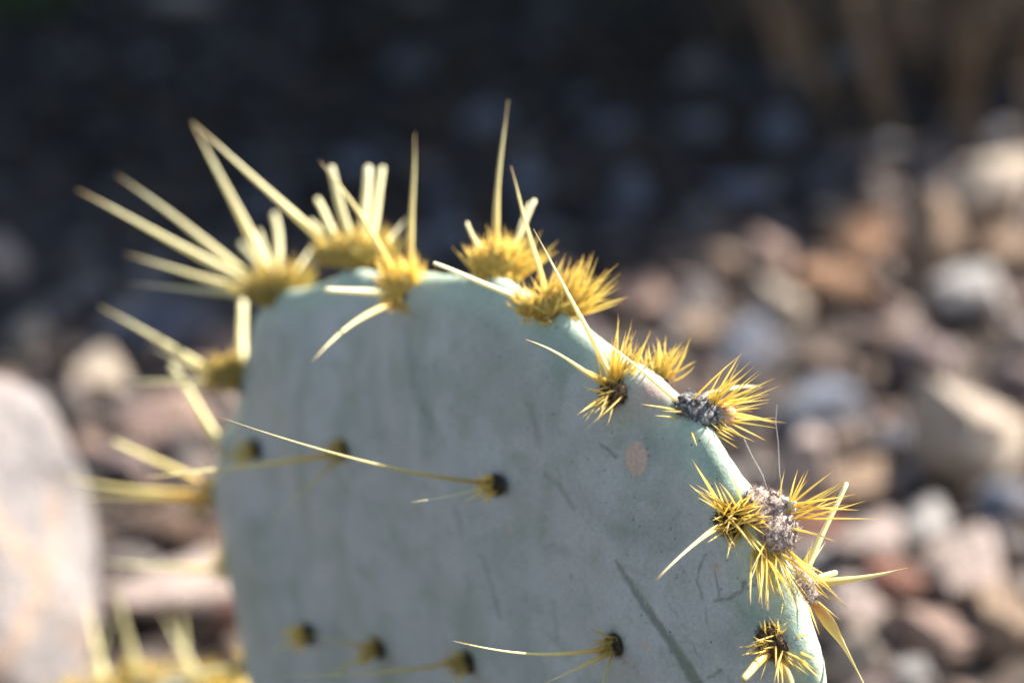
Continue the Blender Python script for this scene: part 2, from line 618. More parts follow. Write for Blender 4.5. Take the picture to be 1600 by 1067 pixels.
def cact(name, me, mat, parent=None, mw=None):
    o = link(name, me, mat, cactus if parent is None else parent)
    m_ = mw if mw is not None else Matrix.Identity(4)
    o.matrix_parent_inverse = Matrix.Identity(4)
    o.matrix_basis = ((CIN if parent is None else parent['_inv_'] if False else Matrix.Identity(4)) @ m_)
    return o


pad_obj = cact('pad', pad_me, M_PAD)
pad_obj['label'] = 'broad grey-green pad with tan oval scar and dark scratches'

# ------------------------------------------------------------------ spines, glochids, wool
def frame_of(n):
    n = n.normalized()
    a = Vector((0, 0, 1)) if abs(n.z) < .9 else Vector((1, 0, 0))
    t = a.cross(n).normalized()
    return t, n.cross(t), n


def tube(pts, rad, flat=1.0, twist=0.0, sides=8, cap=True):
    """Tapered swept tube; returns verts, faces, along."""
    n = len(pts)
    vs, al = [], []
    tprev = None
    for i, p in enumerate(pts):
        d = (pts[min(i + 1, n - 1)] - pts[max(i - 1, 0)]).normalized()
        if tprev is None:
            t, b, _ = frame_of(d)
        else:
            t = (tprev - d * tprev.dot(d)).normalized()
            b = d.cross(t)
        tprev = t
        tw = twist * i / (n - 1)
        for k in range(sides):
            a = 2 * pi * k / sides + tw
            # twist the flattened section, not just the vertices
            ex, ey = cos(2 * pi * k / sides) * rad[i], sin(2 * pi * k / sides) * rad[i] * flat
            x, y = ex * cos(tw) - ey * sin(tw), ex * sin(tw) + ey * cos(tw)
            vs.append(p + t * x + b * y)
            al.append(i / (n - 1))
    fs = []
    for i in range(n - 1):
        for k in range(sides):
            k2 = (k + 1) % sides
            fs.append((i * sides + k, i * sides + k2, (i + 1) * sides + k2, (i + 1) * sides + k))
    if cap:
        vs.append(pts[-1] + (pts[-1] - pts[-2]).normalized() * rad[-1] * .6)
        al.append(1.0)
        e = len(vs) - 1
        for k in range(sides):
            fs.append(((n - 1) * sides + k, (n - 1) * sides + (k + 1) % sides, e))
    return vs, fs, al


AR_OBJ = {}


def px_of(p):
    d = depth(p)
    return 800 + (p - CC).dot(CR) / d * FPX, 533.5 - (p - CC).dot(CU) / d * FPX


def make_areole(key, rad, mat, flat=.55, fuzz=160, tilt=None, lumps=None, sub=4, label=None, lumps_px=None):
    """Woolly cushion sitting on the pad; the spines and glochids hang on it."""
    p3, n3, _ = AR[key]
    t, b, n = frame_of(n3)
    bm_ = bmesh.new()
    lumps = lumps or [(0, 0, 0, 1.0)]
    if lumps_px:
        # (px, py, push along the normal, size) -> the areole's own axes
        M0 = Matrix((t, b, n)).transposed()
        lumps = []
        for (lx, ly, lz, ls) in lumps_px:
            q = M0.transposed() @ (P(lx, ly, depth(p3)) - p3)
            lumps.append((q.x, q.y, q.z * .5 + lz, ls))
    for (lx, ly, lz, ls) in lumps:
        r = bmesh.ops.create_icosphere(bm_, subdivisions=sub, radius=1.0)
        sd = random.uniform(0, 50)
        for v_ in r['verts']:
            q = v_.co.copy()
            dsp = 1 + .16 * mnoise.noise(q * 1.7 + Vector((sd, 0, 0))) + .12 * mnoise.noise(q * 4.5 + Vector((sd, 9, 0))) + .13 * mnoise.noise(q * 9 + Vector((sd, 5, 1))) + (.12 * mnoise.noise(q * 22 + Vector((sd, 2, 1))) if sub > 3 else 0)
            q = q * dsp * rad * ls
            v_.co = Vector((q.x + lx, q.y + ly, q.z * flat + lz))
    bm_.normal_update()
    nb = len(bm_.verts)
    bv = list(bm_.verts)
    for _ in range(fuzz):
        v_ = random.choice(bv)
        d = (v_.normal + Vector((random.gauss(0, .6), random.gauss(0, .6), random.gauss(0, .6)))).normalized()
        L = .0022 * random.uniform(.3, 1.0)
        sdv = d.cross(Vector((random.gauss(0, 1), random.gauss(0, 1), random.gauss(0, 1)))).normalized() * .00004
        c1 = v_.co + d * L * .6
        c2 = c1 + (d + Vector((random.gauss(0, .8), random.gauss(0, .8), random.gauss(0, .8)))).normalized() * L * .5
        a1, a2, a3, a4, a5 = [bm_.verts.new(x) for x in (v_.co - sdv, v_.co + sdv, c1 + sdv, c1 - sdv, c2)]
        bm_.faces.new((a1, a2, a3, a4))
        bm_.faces.new((a4, a3, a5))
    me = bpy.data.meshes.new('areole')
    bm_.to_mesh(me)
    bm_.free()
    me.polygons.foreach_set('use_smooth', np.ones(len(me.polygons), dtype=bool))
    M_ = Matrix((t, b, n)).transposed().to_4x4()
    M_.translation = p3 + n * rad * .12
    o = link('areole', me, mat, cactus)
    o.matrix_basis = CIN @ M_
    AR_OBJ[key] = (o, M_, M_.inverted())
    if label:
        o['label'] = label
    return o


def spine(key, base_px, tip_px, dz=0.0, rad=.00055, bow=(0, 0), blunt=False, mat=None, flat=.8, twist=0.0, bdz=None, belly=None, label=None):
    """A long spine from an areole to the point of its tip (pixel + depth step from the base)."""
    o, M_, Mi = AR_OBJ[key]
    p3, n3, _ = AR[key]
    if px_of(p3)[0] < 700:
        rad *= 1.6
    d0 = depth(p3) + (bdz if bdz is not None else -.001)
    b = P(base_px[0], base_px[1], d0)
    # root the spine in the wool
    e = P(tip_px[0], tip_px[1], d0 + dz)
    root = p3 + (b - p3) * .45 if (b - p3).length < .02 else b
    L = (e - root).length
    n = 15
    bx = CR * bow[0] / 6300 + CU * bow[1] / 6300
    pts, rd = [], []
    wob = random.uniform(0, 6)
    for i in range(n):
        t = i / (n - 1)
        q = root.lerp(e, t) + bx * (4 * t * (1 - t))
        q += (CR * sin(t * 7 + wob) + CU * cos(t * 5 + wob)) * .0002
        pts.append(Mi @ q)
        if belly:
            r = rad * (.55 + belly * math.exp(-((t - .28) / .16) ** 2)) * (1 - .55 * t)
        else:
            r = rad * ((1 - .35 * t) if blunt else (1 - t ** 1.6 * .93) * (.92 + .2 * sin(pi * min(1, t * 2))))
        rd.append(r)
    vs, fs, al = tube(pts, rd, flat, twist, 10)
    s = link('spine', mesh('spine', [tuple(v) for v in vs], fs, attrs={'along': [a * (.8 if blunt else 1) for a in al]}), mat or M_SPINE, o)
    if label:
        s['label'] = label
    return s


GLO_LEFT = [300]
# a few shared glochid shapes, one metre long, scaled when placed
GLO_ME = []
for gi in range(6):
    cv = random.uniform(-.06, .06)
    pts = [Vector((cv * 4 * t * (1 - t), 0, t)) for t in np.linspace(0, 1, 5)]
    vs, fs, al = tube(pts, [.020, .024, .021, .013, .002], 1, 0, 5, cap=False)
    GLO_ME.append((mesh('glochid', [tuple(v) for v in vs], fs, attrs={'along': al}), [np.array(v) for v in vs], fs, al))


def glochids(key, fans, single=False, disk=(6, 5), centre=None, thick=.85, mat=None):
    """Barbed bristles of an areole. fans: (count, angle0, angle1, len0, len1, toward0, toward1) in photo-plane degrees and pixels."""
    o, M_, Mi = AR_OBJ[key]
    p3, n3, _ = AR[key]
    d0 = depth(p3)
    px = 6300 * .6 / d0 * 1.0
    c0 = p3 + n3 * .0008 if centre is None else P(centre[0], centre[1], d0 - .002)
    V_, F_, A_ = [], [], []
    for (cnt, a0, a1, l0, l1, w0, w1) in fans:
        for i in range(cnt):
            an = radians(random.uniform(a0, a1))
            tw = random.uniform(w0, w1)
            d = (CR * cos(an) + CU * sin(an) + -CF * tw)
            d.normalize()
            if d.dot(n3) < -.05:
                d = (d - n3 * (d.dot(n3) - .08)).normalized()
            L = random.uniform(l0, l1) * (1 + .35 * max(0, tw)) * (.94 if thick > .9 else 1.12) / px
            rr_ = sqrt(random.random())
            aa = random.uniform(0, 2 * pi)
            q = c0 + (CR * cos(aa) * disk[0] + CU * sin(aa) * disk[1]) * rr_ / px
            # lean outwards from the middle of the tuft
            q = q + d * .0006
            th = thick * random.uniform(.8, 1.25) * .00031 / .024
            X, Y, Z = frame_of(d)
            rot = random.uniform(0, 2 * pi)
            X2 = X * cos(rot) + Y * sin(rot)
            Y2 = Z.cross(X2)
            Mw = Matrix(((X2.x * th, Y2.x * th, Z.x * L, q.x), (X2.y * th, Y2.y * th, Z.y * L, q.y), (X2.z * th, Y2.z * th, Z.z * L, q.z), (0, 0, 0, 1)))
            me, gvs, gfs, gal = random.choice(GLO_ME)
            if single and GLO_LEFT[0] > 0:
                GLO_LEFT[0] -= 1
                g = link('glochid', me, mat or M_GLO, o)
                g.matrix_basis = Mi @ Mw
            else:
                Ml = np.array(Mi @ Mw)
                vv = np.array(gvs) @ Ml[:3, :3].T + Ml[:3, 3]
                off = sum(len(x) for x in V_)
                V_.append(vv)
                F_ += [tuple(k + off for k in f) for f in gfs]
                A_ += gal
    if V_:
        g = link('glochid_tuft', mesh('glochid_tuft', np.vstack(V_), F_, attrs={'along': A_}), mat or M_GLO, o)
        g['kind'] = 'stuff'


# ---- sharp tufts first: they get the single bristles
make_areole('K', .0056, M_WOOL['grey'], .7, 5000, lumps_px=[(1180, 795, .0010, .85), (1204, 833, .0022, 1.0), (1213, 800, .0014, .85), (1190, 815, .0014, .85)], label='large grey woolly double areole with bristles all round')
glochids('K', [(20, 232, 285, 60, 100, .1, .9), (19, 285, 335, 70, 115, .1, .7)], True, (30, 13), centre=(1194, 842), thick=.75)
glochids('K', [(15, -15, 42, 75, 110, -.1, .4), (5, 50, 100, 45, 75, 0, .5)], True, (16, 24), centre=(1222, 810))
make_areole('K2', .0046, M_WOOL['brown'], .7, 1500, label='brown woolly half of the double areole matted with short bristles')
glochids('K2', [(12, 105, 155, 45, 80, .1, .6), (22, 150, 250, 22, 40, .6, 1.6), (26, 0, 70, 26, 48, .7, 1.6), (10, 280, 330, 26, 48, .7, 1.6)], True, (26, 20), centre=(1148, 812))
spine('K2', (1128, 826), (1025, 906), -.028, .00075, (6, 14), label='stout curved straw spine pointing down left')
make_areole('J', .0060, M_WOOL['dark'], .8, 3500, lumps_px=[(1078, 640, 0, .75), (1092, 650, .0006, .9), (1108, 655, .001, .7)], label='black and grey woolly areole beside a pink fruit stub')
glochids('J', [(30, -12, 42, 70, 115, -.3, .5), (8, -40, -12, 55, 95, 0, .5), (8, 265, 320, 35, 60, .2, .8), (4, 170, 200, 40, 62, .3, .9), (8, 40, 65, 70, 105, .3, .8)], True, (24, 14))
make_areole('M', .0046, M_WOOL['brown'], .7, 1800, label='dark brown woolly areole low on the right rim')
glochids('M', [(14, 150, 215, 28, 48, .4, 1.4), (10, 90, 150, 18, 35, .4, 1.4), (14, 290, 350, 35, 62, .1, .8), (8, 240, 290, 30, 60, .4, 1.2), (6, 0, 60, 18, 35, .3, .8)], True, (20, 16))
make_areole('H', .0044, M_WOOL['brown'], .6, 1200)
glochids('H', [(30, 50, 108, 55, 92, -.2, .6), (16, 195, 260, 38, 62, .3, 1.1), (10, 20, 60, 45, 85, -.1, .5), (6, 150, 200, 30, 50, .4, 1)], True, (20, 14))
make_areole('L', .0056, M_WOOL['grey'], .9, 2500, label='pale grey woolly areole on the back of the rim')
glochids('L', [(10, 285, 330, 45, 75, 0, .4), (8, 225, 285, 45, 75, 0, .5), (5, 60, 110, 40, 60, -.2, .3)], True, (18, 16))
make_areole('G', .0036, M_WOOL['brown'], .5, 300)
glochids('G', [(60, 42, 80, 70, 110, -.2, .4), (34, 12, 45, 70, 98, -.2, .4), (26, 85, 125, 42, 70, -.1, .4), (44, 120, 160, 38, 62, 0, .5), (20, 60, 130, 26, 46, .4, 1), (34, 190, 340, 8, 18, .4, 1.2)], False, (46, 8), thick=1.0, centre=(860, 496))
make_areole('I', .004, M_WOOL['brown'], .5, 80)
glochids('I', [(50, 30, 105, 40, 70, -.3, .4)], False, (26, 8), thick=.95)

spine('J', (1060, 622), (922, 519), -.010, .00062, (-3, 4), mat=M_PALE)
spine('J', (1058, 606), (1192, 604), .012, .00085, (0, 8), mat=M_PALE, bdz=.014)
spine('H', (948, 590), (832, 358), -.012, .00072, (4, 3), mat=M_PALE)
spine('H', (930, 592), (821, 530), -.020, .00070, (0, 5))
spine('L', (1280, 914), (1419, 886), -.004, .00110, (0, -3))
spine('L', (1272, 930), (1362, 1090), -.010, .00130, (10, -4), flat=.45, twist=3.3, belly=.9, mat=M_ORANGE, label='orange-based spine twisting down beside the rim')
spine('L', (1270, 884), (1322, 756), .006, .00095, (0, 0), True, M_PALE)
spine('L', (1280, 906), (1308, 893), .002, .00100, (0, 0), True, M_PALE)
spine('L', (1268, 890), (1288, 848), .004, .00050, (0, 0), False, M_PALE)
spine('L', (1262, 880), (1272, 842), .004, .00050, (0, 0), False, M_PALE)
spine('M', (1200, 1022), (1160, 1062), -.012, .00135, (0, 0), True, M_ORANGE)
spine('M', (1222, 1030), (1240, 1082), -.006, .00135, (0, 0), True, M_ORANGE)

spine('G', (848, 462), (797, 260), .000, .00085, (2, 0))
spine('G', (828, 474), (677, 412), -.012, .00095, (0, 4), True, M_PALE)

# ---- softer tufts to the left
TUFT = dict(single=False)
for k_, rad_ in (('A', .0036), ('B', .0034), ('C', .0034), ('C2', .003), ('D', .0036), ('E', .0040), ('F', .0036)):
    make_areole(k_, rad_, M_WOOL['brown'], .5, 40, sub=3)
glochids('E', [(130, 62, 116, 38, 72, -.25, .5), (60, 112, 150, 30, 52, 0, .5), (50, 35, 66, 30, 52, -.1, .4), (70, 180, 300, 10, 20, .3, 1.2)], False, (27, 13), thick=.95, centre=(632, 468))
glochids('D', [(130, 62, 122, 32, 66, -.3, .3), (70, 45, 80, 45, 72, -.2, .3), (40, 115, 150, 30, 52, -.2, .3)], False, (54, 8), centre=(550, 414), thick=.95)
glochids('A', [(130, 50, 105, 40, 72, -.2, .5), (80, 100, 160, 28, 50, 0, .6), (60, 45, 75, 45, 68, 0, .4), (50, 180, 320, 8, 16, .3, 1)], False, (38, 12), centre=(430, 470), thick=.95)
glochids('B', [(110, 75, 150, 25, 45, 0, .6), (70, 50, 100, 25, 40, -.1, .4), (80, 140, 205, 22, 42, 0, .6)], False, (26, 14), centre=(364, 594), thick=.95)
glochids('C', [(30, 90, 240, 25, 45, 0, .8)], False, (12, 14), centre=(338, 775))
glochids('F', [(64, 62, 110, 45, 80, -.2, .3), (56, 32, 70, 50, 80, -.2, .3), (54, 105, 140, 40, 66, -.2, .3), (40, 180, 320, 8, 16, .3, 1)], False, (38, 9), centre=(780, 434), thick=.95)

spine('E', (640, 425), (647, 210), .002, .00070, (3, 0))
spine('E', (618, 428), (500, 250), -.008, .00062, (4, 4))
spine('E', (604, 464), (509, 452), -.016, .00085, (0, 3), True, M_PALE)
spine('E', (606, 480), (486, 567), -.030, .00060, (-4, 14))
spine('D', (520, 396), (300, 192), .004, .00085, (4, 4), mat=M_PALE)
spine('D', (562, 395), (516, 262), .0, .00095, (0, 0), True, M_PALE)
spine('D', (578, 380), (575, 262), .01, .00105, (0, 0), True, M_PALE)
spine('D', (588, 380), (597, 262), .014, .00085, (4, 0), True, M_PALE)
spine('D', (532, 380), (495, 312), .02, .00070, (0, 0), True, M_PALE)
spine('D', (520, 385), (486, 345), .02, .00070, (0, 0), True, M_PALE)
spine('D', (602, 390), (636, 340), .02, .00060, (0, 0), False, M_PALE)
spine('D', (560, 395), (480, 410), .02, .00055, (0, 0), False, M_PALE)
spine('A', (398, 446), (118, 297), -.004, .00095, (0, 3), False, M_PALE)
spine('A', (395, 438), (183, 273), .012, .00095, (0, 3), False, M_PALE)
spine('A', (395, 448), (195, 397), .016, .00080, (0, -3), False, M_PALE)
spine('A', (395, 466), (191, 444), -.002, .00080, (0, 5), False, M_PALE)
spine('A', (415, 425), (300, 190), .0, .00095, (5, 0), False, M_PALE)
spine('A', (434, 430), (428, 335), .02, .00090, (6, 0), True, M_PALE)
spine('A', (412, 425), (378, 380), .04, .00080, (0, 0), True, M_PALE)
spine('A', (416, 420), (404, 362), .04, .00080, (0, 0), True, M_PALE)
spine('A', (455, 430), (492, 380), .03, .00060, (0, 0), False, M_PALE)
spine('B', (374, 575), (378, 472), .010, .00125, (0, 0), True, M_PALE)
spine('B', (340, 592), (154, 478), -.004, .00080, (0, 0), False, M_PALE)
spine('B', (340, 598), (175, 594), .01, .00080, (0, 0), False, M_PALE)
spine('B', (330, 590), (232, 540), .05, .00060, (0, 0), False, M_PALE)
spine('C2', (352, 708), (268, 572), .012, .00110, (2, 0), True, M_PALE)
spine('C', (332, 762), (178, 690), -.004, .00070, (0, 4), True)
spine('C', (330, 780), (85, 742), .01, .00080, (0, -8), False)
spine('C', (326, 784), (96, 772), .03, .00080, (0, -4), False)
spine('C', (332, 772), (345, 880), .0, .00110, (14, 6), True)
spine('F', (768, 405), (793, 158), .004, .00100, (-5, 0))
spine('F', (752, 408), (730, 347), .0, .00085, (0, 0), True, M_PALE)
spine('F', (792, 408), (836, 312), .008, .00100, (0, 0), True, M_PALE)
spine('F', (798, 410), (828, 318), .03, .00070, (0, 0), True, M_PALE)

# ---- areoles on the flat of the pad
for k_ in ('N', 'O', 'Q', 'R', 'S', 'T', 'PP'):
    make_areole(k_, .0030, M_WOOL['pit'], .6, 200, sub=3)
    glochids(k_, [(34, 150, 230, 16, 32, .5, 1.3), (10, 90, 150, 8, 14, .8, 1.8)], False, (10, 13), mat=M_GLO)
spine('N', (766, 751), (338, 650), -.052, .00050, (0, -16), label='long thin straw spine crossing the pad face')
spine('N', (762, 768), (720, 786), -.012, .00055, (0, 0))
spine('N', (756, 764), (640, 786), -.030, .00022, (0, 0), False, M_PALE)
spine('O', (530, 710), (210, 748), -.028, .00055, (0, -4))
spine('O', (526, 722), (405, 832), -.030, .00028, (0, 0))
spine('PP', (392, 704), (345, 712), -.010, .00110, (0, 0), True)
spine('Q', (948, 1016), (706, 1002), -.050, .00055, (0, -14))
spine('Q', (950, 1026), (836, 1074), -.026, .00065, (4, 0))
spine('Q', (958, 1026), (938, 1078), -.012, .00060, (0, 0), True)
spine('R', (722, 1036), (408, 1054), -.035, .00055, (0, -8))
spine('R', (728, 1050), (690, 1100), -.020, .00055, (0, 0))
spine('S', (584, 1016), (505, 1058), -.018, .00060, (0, 0))
spine('S', (582, 1010), (470, 990), -.040, .00035, (0, 0))
spine('T', (470, 992), (418, 1022), -.014, .00060, (0, 0))
for k_ in ('X1', 'X2', 'X3', 'X4', 'X7', 'X8'):
    make_areole(k_, .0026, M_WOOL['brown'], .55, 20, sub=2)
    glochids(k_, [(20, 140, 235, 12, 26, .6, 1.6)], False, (10, 12))
    x_, y_ = AREOLES[k_][1:3]
    spine(k_, (x_ - 10, y_ + 6), (x_ - 170, y_ + 30), -.035, .0005, (0, -8))
for k_ in ('X5', 'X6'):
    make_areole(k_, .0045, M_WOOL['brown'], .55, 40, sub=3)
    glochids(k_, [(40, -60, 60, 30, 60, 0, .6)], False, (16, 14))
    x_, y_ = AREOLES[k_][1:3]
    spine(k_, (x_ + 6, y_ + 6), (x_ + 150, y_ + 50), -.01, .0007, (0, 6))
for k_ in ('X9', 'Y1', 'Y2'):
    make_areole(k_, .0040, M_WOOL['brown'], .55, 20, sub=3)
    glochids(k_, [(30, 130, 230, 25, 45, 0, .6)], False, (12, 14))
    x_, y_ = AREOLES[k_][1:3]
    spine(k_, (x_ - 6, y_), (x_ - 215, y_ - 15 if k_ == 'X9' else y_ + 20), .01, .0008, (0, -6), False, M_PALE)


# ---- fruit stub, wool flakes
def blob(name, p, r, mat, sc=(1, 1, 1), parent=None, amp=.2, sub=3):
    bm_ = bmesh.new()
    bmesh.ops.create_icosphere(bm_, subdivisions=sub, radius=1)
    sd = random.uniform(0, 90)
    for v_ in bm_.verts:
        q = v_.co
        v_.co = Vector((q.x * sc[0], q.y * sc[1], q.z * sc[2])) * r * (1 + amp * mnoise.noise(q * 1.6 + Vector((sd, 0, 0))) + amp * .4 * mnoise.noise(q * 5 + Vector((sd, 3, 0))))
    me = bpy.data.meshes.new(name)
    bm_.to_mesh(me)
    bm_.free()
    me.polygons.foreach_set('use_smooth', np.ones(len(me.polygons), dtype=bool))
    o = link(name, me, mat, parent)
    o.matrix_basis = Matrix.Translation(p)
    return o


pj = AR['J'][0]
o = blob('fruit_stub', AR_OBJ['J'][2] @ P(1134, 646, depth(pj) - .001), .0027, M_FLESH, (1.1, 1, 1), AR_OBJ['J'][0])
o['label'] = 'small pink-tan fruit stub among the bristles'
pk = AR['K'][0]
o = blob('wool_flake', AR_OBJ['K'][2] @ P(1229, 792, depth(pk) - .0015), .0017, mat_simple('white_wool', [(.3, (.62, .60, .55)), (.7, (.80, .78, .72))], 600, .9).m, (.6, .9, 1.3), AR_OBJ['K'][0], 1.1)

# ------------------------------------------------------------------ older pads of the same plant, under and beside the picture
def low_pad(cx, cy, cz, wid, hei, thick, rot, lean, tufts, nsp=3):
    """An upright obovate pad with its own areoles; centre, half width, half height."""
    X = Vector((cos(rot), sin(rot), 0))
    Nn = Vector((sin(rot) * cos(lean), -cos(rot) * cos(lean), sin(lean)))
    Z = X.cross(Nn) * -1
    if Z.z < 0:
        Z = -Z
    n1, n2 = 96, 28
    vs = []
    for i in range(n2 * 2 - 1):
        s_ = 1 if i < n2 else -1
        k = i if i < n2 else (2 * n2 - 2 - i)
        r = 1 - (1 - (.03 + .97 * k / (n2 - 1))) ** 1.9
        wv = thick * sqrt(max(0, 1 - r ** 7)) * s_
        for j in range(n1):
            t = 2 * pi * j / n1
            sq = 1 + .16 * sin(t)
            u_, v_ = cos(t) * wid * sq * r, sin(t) * hei * r
            q = Vector((cx, cy, cz)) + X * u_ + Z * v_ + Nn * (wv + .002 * mnoise.noise(Vector((u_ * 30, v_ * 30, cx))))
            vs.append(tuple(q))
    fs = [(i * n1 + j, (i + 1) * n1 + j, (i + 1) * n1 + (j + 1) % n1, i * n1 + (j + 1) % n1) for i in range(2 * n2 - 2) for j in range(n1)]
    fs.append(tuple(range(n1))[::-1])
    fs.append(tuple((2 * n2 - 2) * n1 + j for j in range(n1)))
    me = mesh('pad', vs, fs, attrs={'scratch': [0] * len(vs), 'rim': [0] * len(vs)})
    bm_ = bmesh.new()
    bm_.from_mesh(me)
    bmesh.ops.recalc_face_normals(bm_, faces=bm_.faces[:])
    bm_.to_mesh(me)
    bm_.free()
    me.polygons.foreach_set('use_smooth', np.ones(len(me.polygons), dtype=bool))
    o = link('pad', me, M_PAD, cactus)
    o.matrix_basis = CIN
    for (t, f) in tufts:
        sq = 1 + .16 * sin(t)
        r = (1 - f * f) ** (1 / 7)
        q = Vector((cx, cy, cz)) + X * cos(t) * wid * sq * r + Z * sin(t) * hei * r + Nn * thick * f
        n3 = ((X * cos(t) * hei + Z * sin(t) * wid).normalized() * sqrt(1 - f * f) + Nn * f).normalized()
        key = 'low%d' % len(AR)
        AR[key] = (q, n3, None)
        make_areole(key, .005, M_WOOL['brown'], .5, 0, sub=2)
        an = math.degrees(atan2(n3.dot(CU), n3.dot(CR)))
        glochids(key, [(70, an - 70, an + 70, 30, 60, -.3, .6)], False, (26, 14), thick=1.2)
        for _ in range(nsp):
            aa = radians(an + random.uniform(-65, 65))
            dd = depth(q)
            sx, sy = 800 + q.dot(CR) / dd * FPX, 533.5 - (q - CC).dot(CU) / dd * FPX
            L = random.uniform(110, 190)
            spine(key, (sx, sy), (sx + cos(aa) * L, sy - sin(aa) * L), random.uniform(-.03, .01), .0009, (0, 4), False, M_PALE)
    return o


b0, d_ = on_ground(250, 1075, .075)
low_pad(b0.x - .005, b0.y, -.014, .065, .085, .010, radians(20), radians(8), [(radians(90), .2), (radians(60), .3), (radians(122), .3), (radians(35), .3), (radians(150), .2), (radians(75), -.5), (radians(108), -.5), (radians(100), .5), (radians(70), .5)], 1)
lp = cactus.location
low_pad(lp.x + .005, lp.y + .004, .035, .075, .085, .013, radians(-32), radians(-6), [(radians(150), .3), (radians(20), .3), (radians(40), .2)], 2)

# ------------------------------------------------------------------ spider silk between the bristles
def thread(pts, label, r=.00004):
    c0 = pts[0]
    vs, fs, al = tube([q - c0 for q in pts], [r] * len(pts), 1, 0, 5)
    m = bpy.data.materials.get('silk')
    if not m:
        mm = MT('silk')
        mm.base(mm.ramp(mm.noise(mm.coord(), 300), [(.3, (.7, .7, .7)), (.7, (.85, .85, .85))]))
        mm.rough(.25)
        m = mm.m
    o = link('spider_thread', mesh('spider_thread', [tuple(v) for v in vs], fs), m)
    o.location = c0
    return tag(o, label, 'spider silk', 'spider threads on the right rim')


dj = depth(AR['J'][0])
thread([P(1214, 632, dj), P(1212, 660, dj), P(1216, 690, dj), P(1218, 735, dj), P(1222, 770, dj - .002)], 'fine spider thread hanging from the tip of a bristle')
thread([P(1162, 684, dj), P(1175, 712, dj), P(1192, 742, dj), P(1200, 770, dj)], 'fine slanting spider thread above the grey woolly areole')

# ------------------------------------------------------------------ stones
STONE_ME = []
for si in range(14):
    bm_ = bmesh.new()
    bmesh.ops.create_icosphere(bm_, subdivisions=4, radius=1)
    sd = si * 7.3
    rs = random.Random(si)
    cuts = [(Vector((rs.gauss(0, 1), rs.gauss(0, 1), rs.gauss(0, 1))).normalized(), rs.uniform(.48, .80)) for _ in range(14)]
    for v_ in bm_.verts:
        q = v_.co.copy()
        q *= 1 + .22 * mnoise.noise(q * .9 + Vector((sd, 0, 0)))
        for n_, dd in cuts:
            ex = q.dot(n_) - dd
            if ex > 0:
                q -= n_ * ex * .97
        q *= 1 + .05 * mnoise.noise(q * 3.3 + Vector((sd, 4, 0))) + .025 * mnoise.noise(q * 9 + Vector((sd, 8, 0)))
        v_.co = q
    # unit extents
    co = np.array([v_.co for v_ in bm_.verts])
    ex = (co.max(0) - co.min(0)) / 2
    ce = (co.max(0) + co.min(0)) / 2
    for v_ in bm_.verts:
        v_.co = Vector([(v_.co[k] - ce[k]) / ex[k] for k in range(3)])
    me = bpy.data.meshes.new('stone')
    bm_.to_mesh(me)
    bm_.free()
    me.polygons.foreach_set('use_smooth', np.ones(len(me.polygons), dtype=bool))
    me.materials.append(M_STONE)
    STONE_ME.append(me)

COLS = {
    'tan': (.42, .285, .19), 'orange-brown': (.42, .22, .115), 'pinkish': (.45, .30, .24), 'cream': (.58, .475, .37), 'white-grey': (.60, .565, .54),
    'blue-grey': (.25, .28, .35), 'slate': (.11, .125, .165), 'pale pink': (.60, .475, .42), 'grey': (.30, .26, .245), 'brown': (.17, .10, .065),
    'red-brown': (.28, .11, .07), 'mauve': (.28, .205, .20), 'dark': (.045, .042, .045), 'shade-brown': (.075, .052, .040),  # last colour only serves to darken stones lying in the shade
}
PLACED = []     # x, y, radius


def stone(px, py, wpx, hpx, colname, label, roll=0.0, name='stone', me=None, sink=.04, group='stones of the gravel bed', cat='stone'):
    """A stone whose middle is seen at the pixel and that rests on the ground there."""
    g, t = on_ground(px, py, .0)
    dd = depth(g)
    sx = wpx / FPX * dd / 2 * .9
    szv = hpx / FPX * dd / 2 * .9
    g, t = on_ground(px, py, szv * (1 - sink))
    o = bpy.data.objects.new(name, me or random.choice(STONE_ME))
    col.objects.link(o)
    sy = (sx + szv) / 2 * random.uniform(.85, 1.15)
    o.scale = (sx, sy, szv)
    o.location = (g.x, g.y, gz(g.x, g.y) + szv * (1 - sink))
    o.rotation_euler = (random.uniform(-.15, .15), roll, random.uniform(-.3, .3))
    c = COLS[colname]
    k = random.uniform(.9, 1.1)
    o.color = (min(1, c[0] * k), min(1, c[1] * k), min(1, c[2] * k), 1)
    PLACED.append((o.location.x, o.location.y, (sx + sy) / 2))
    tag(o, label, cat, group)
    return o


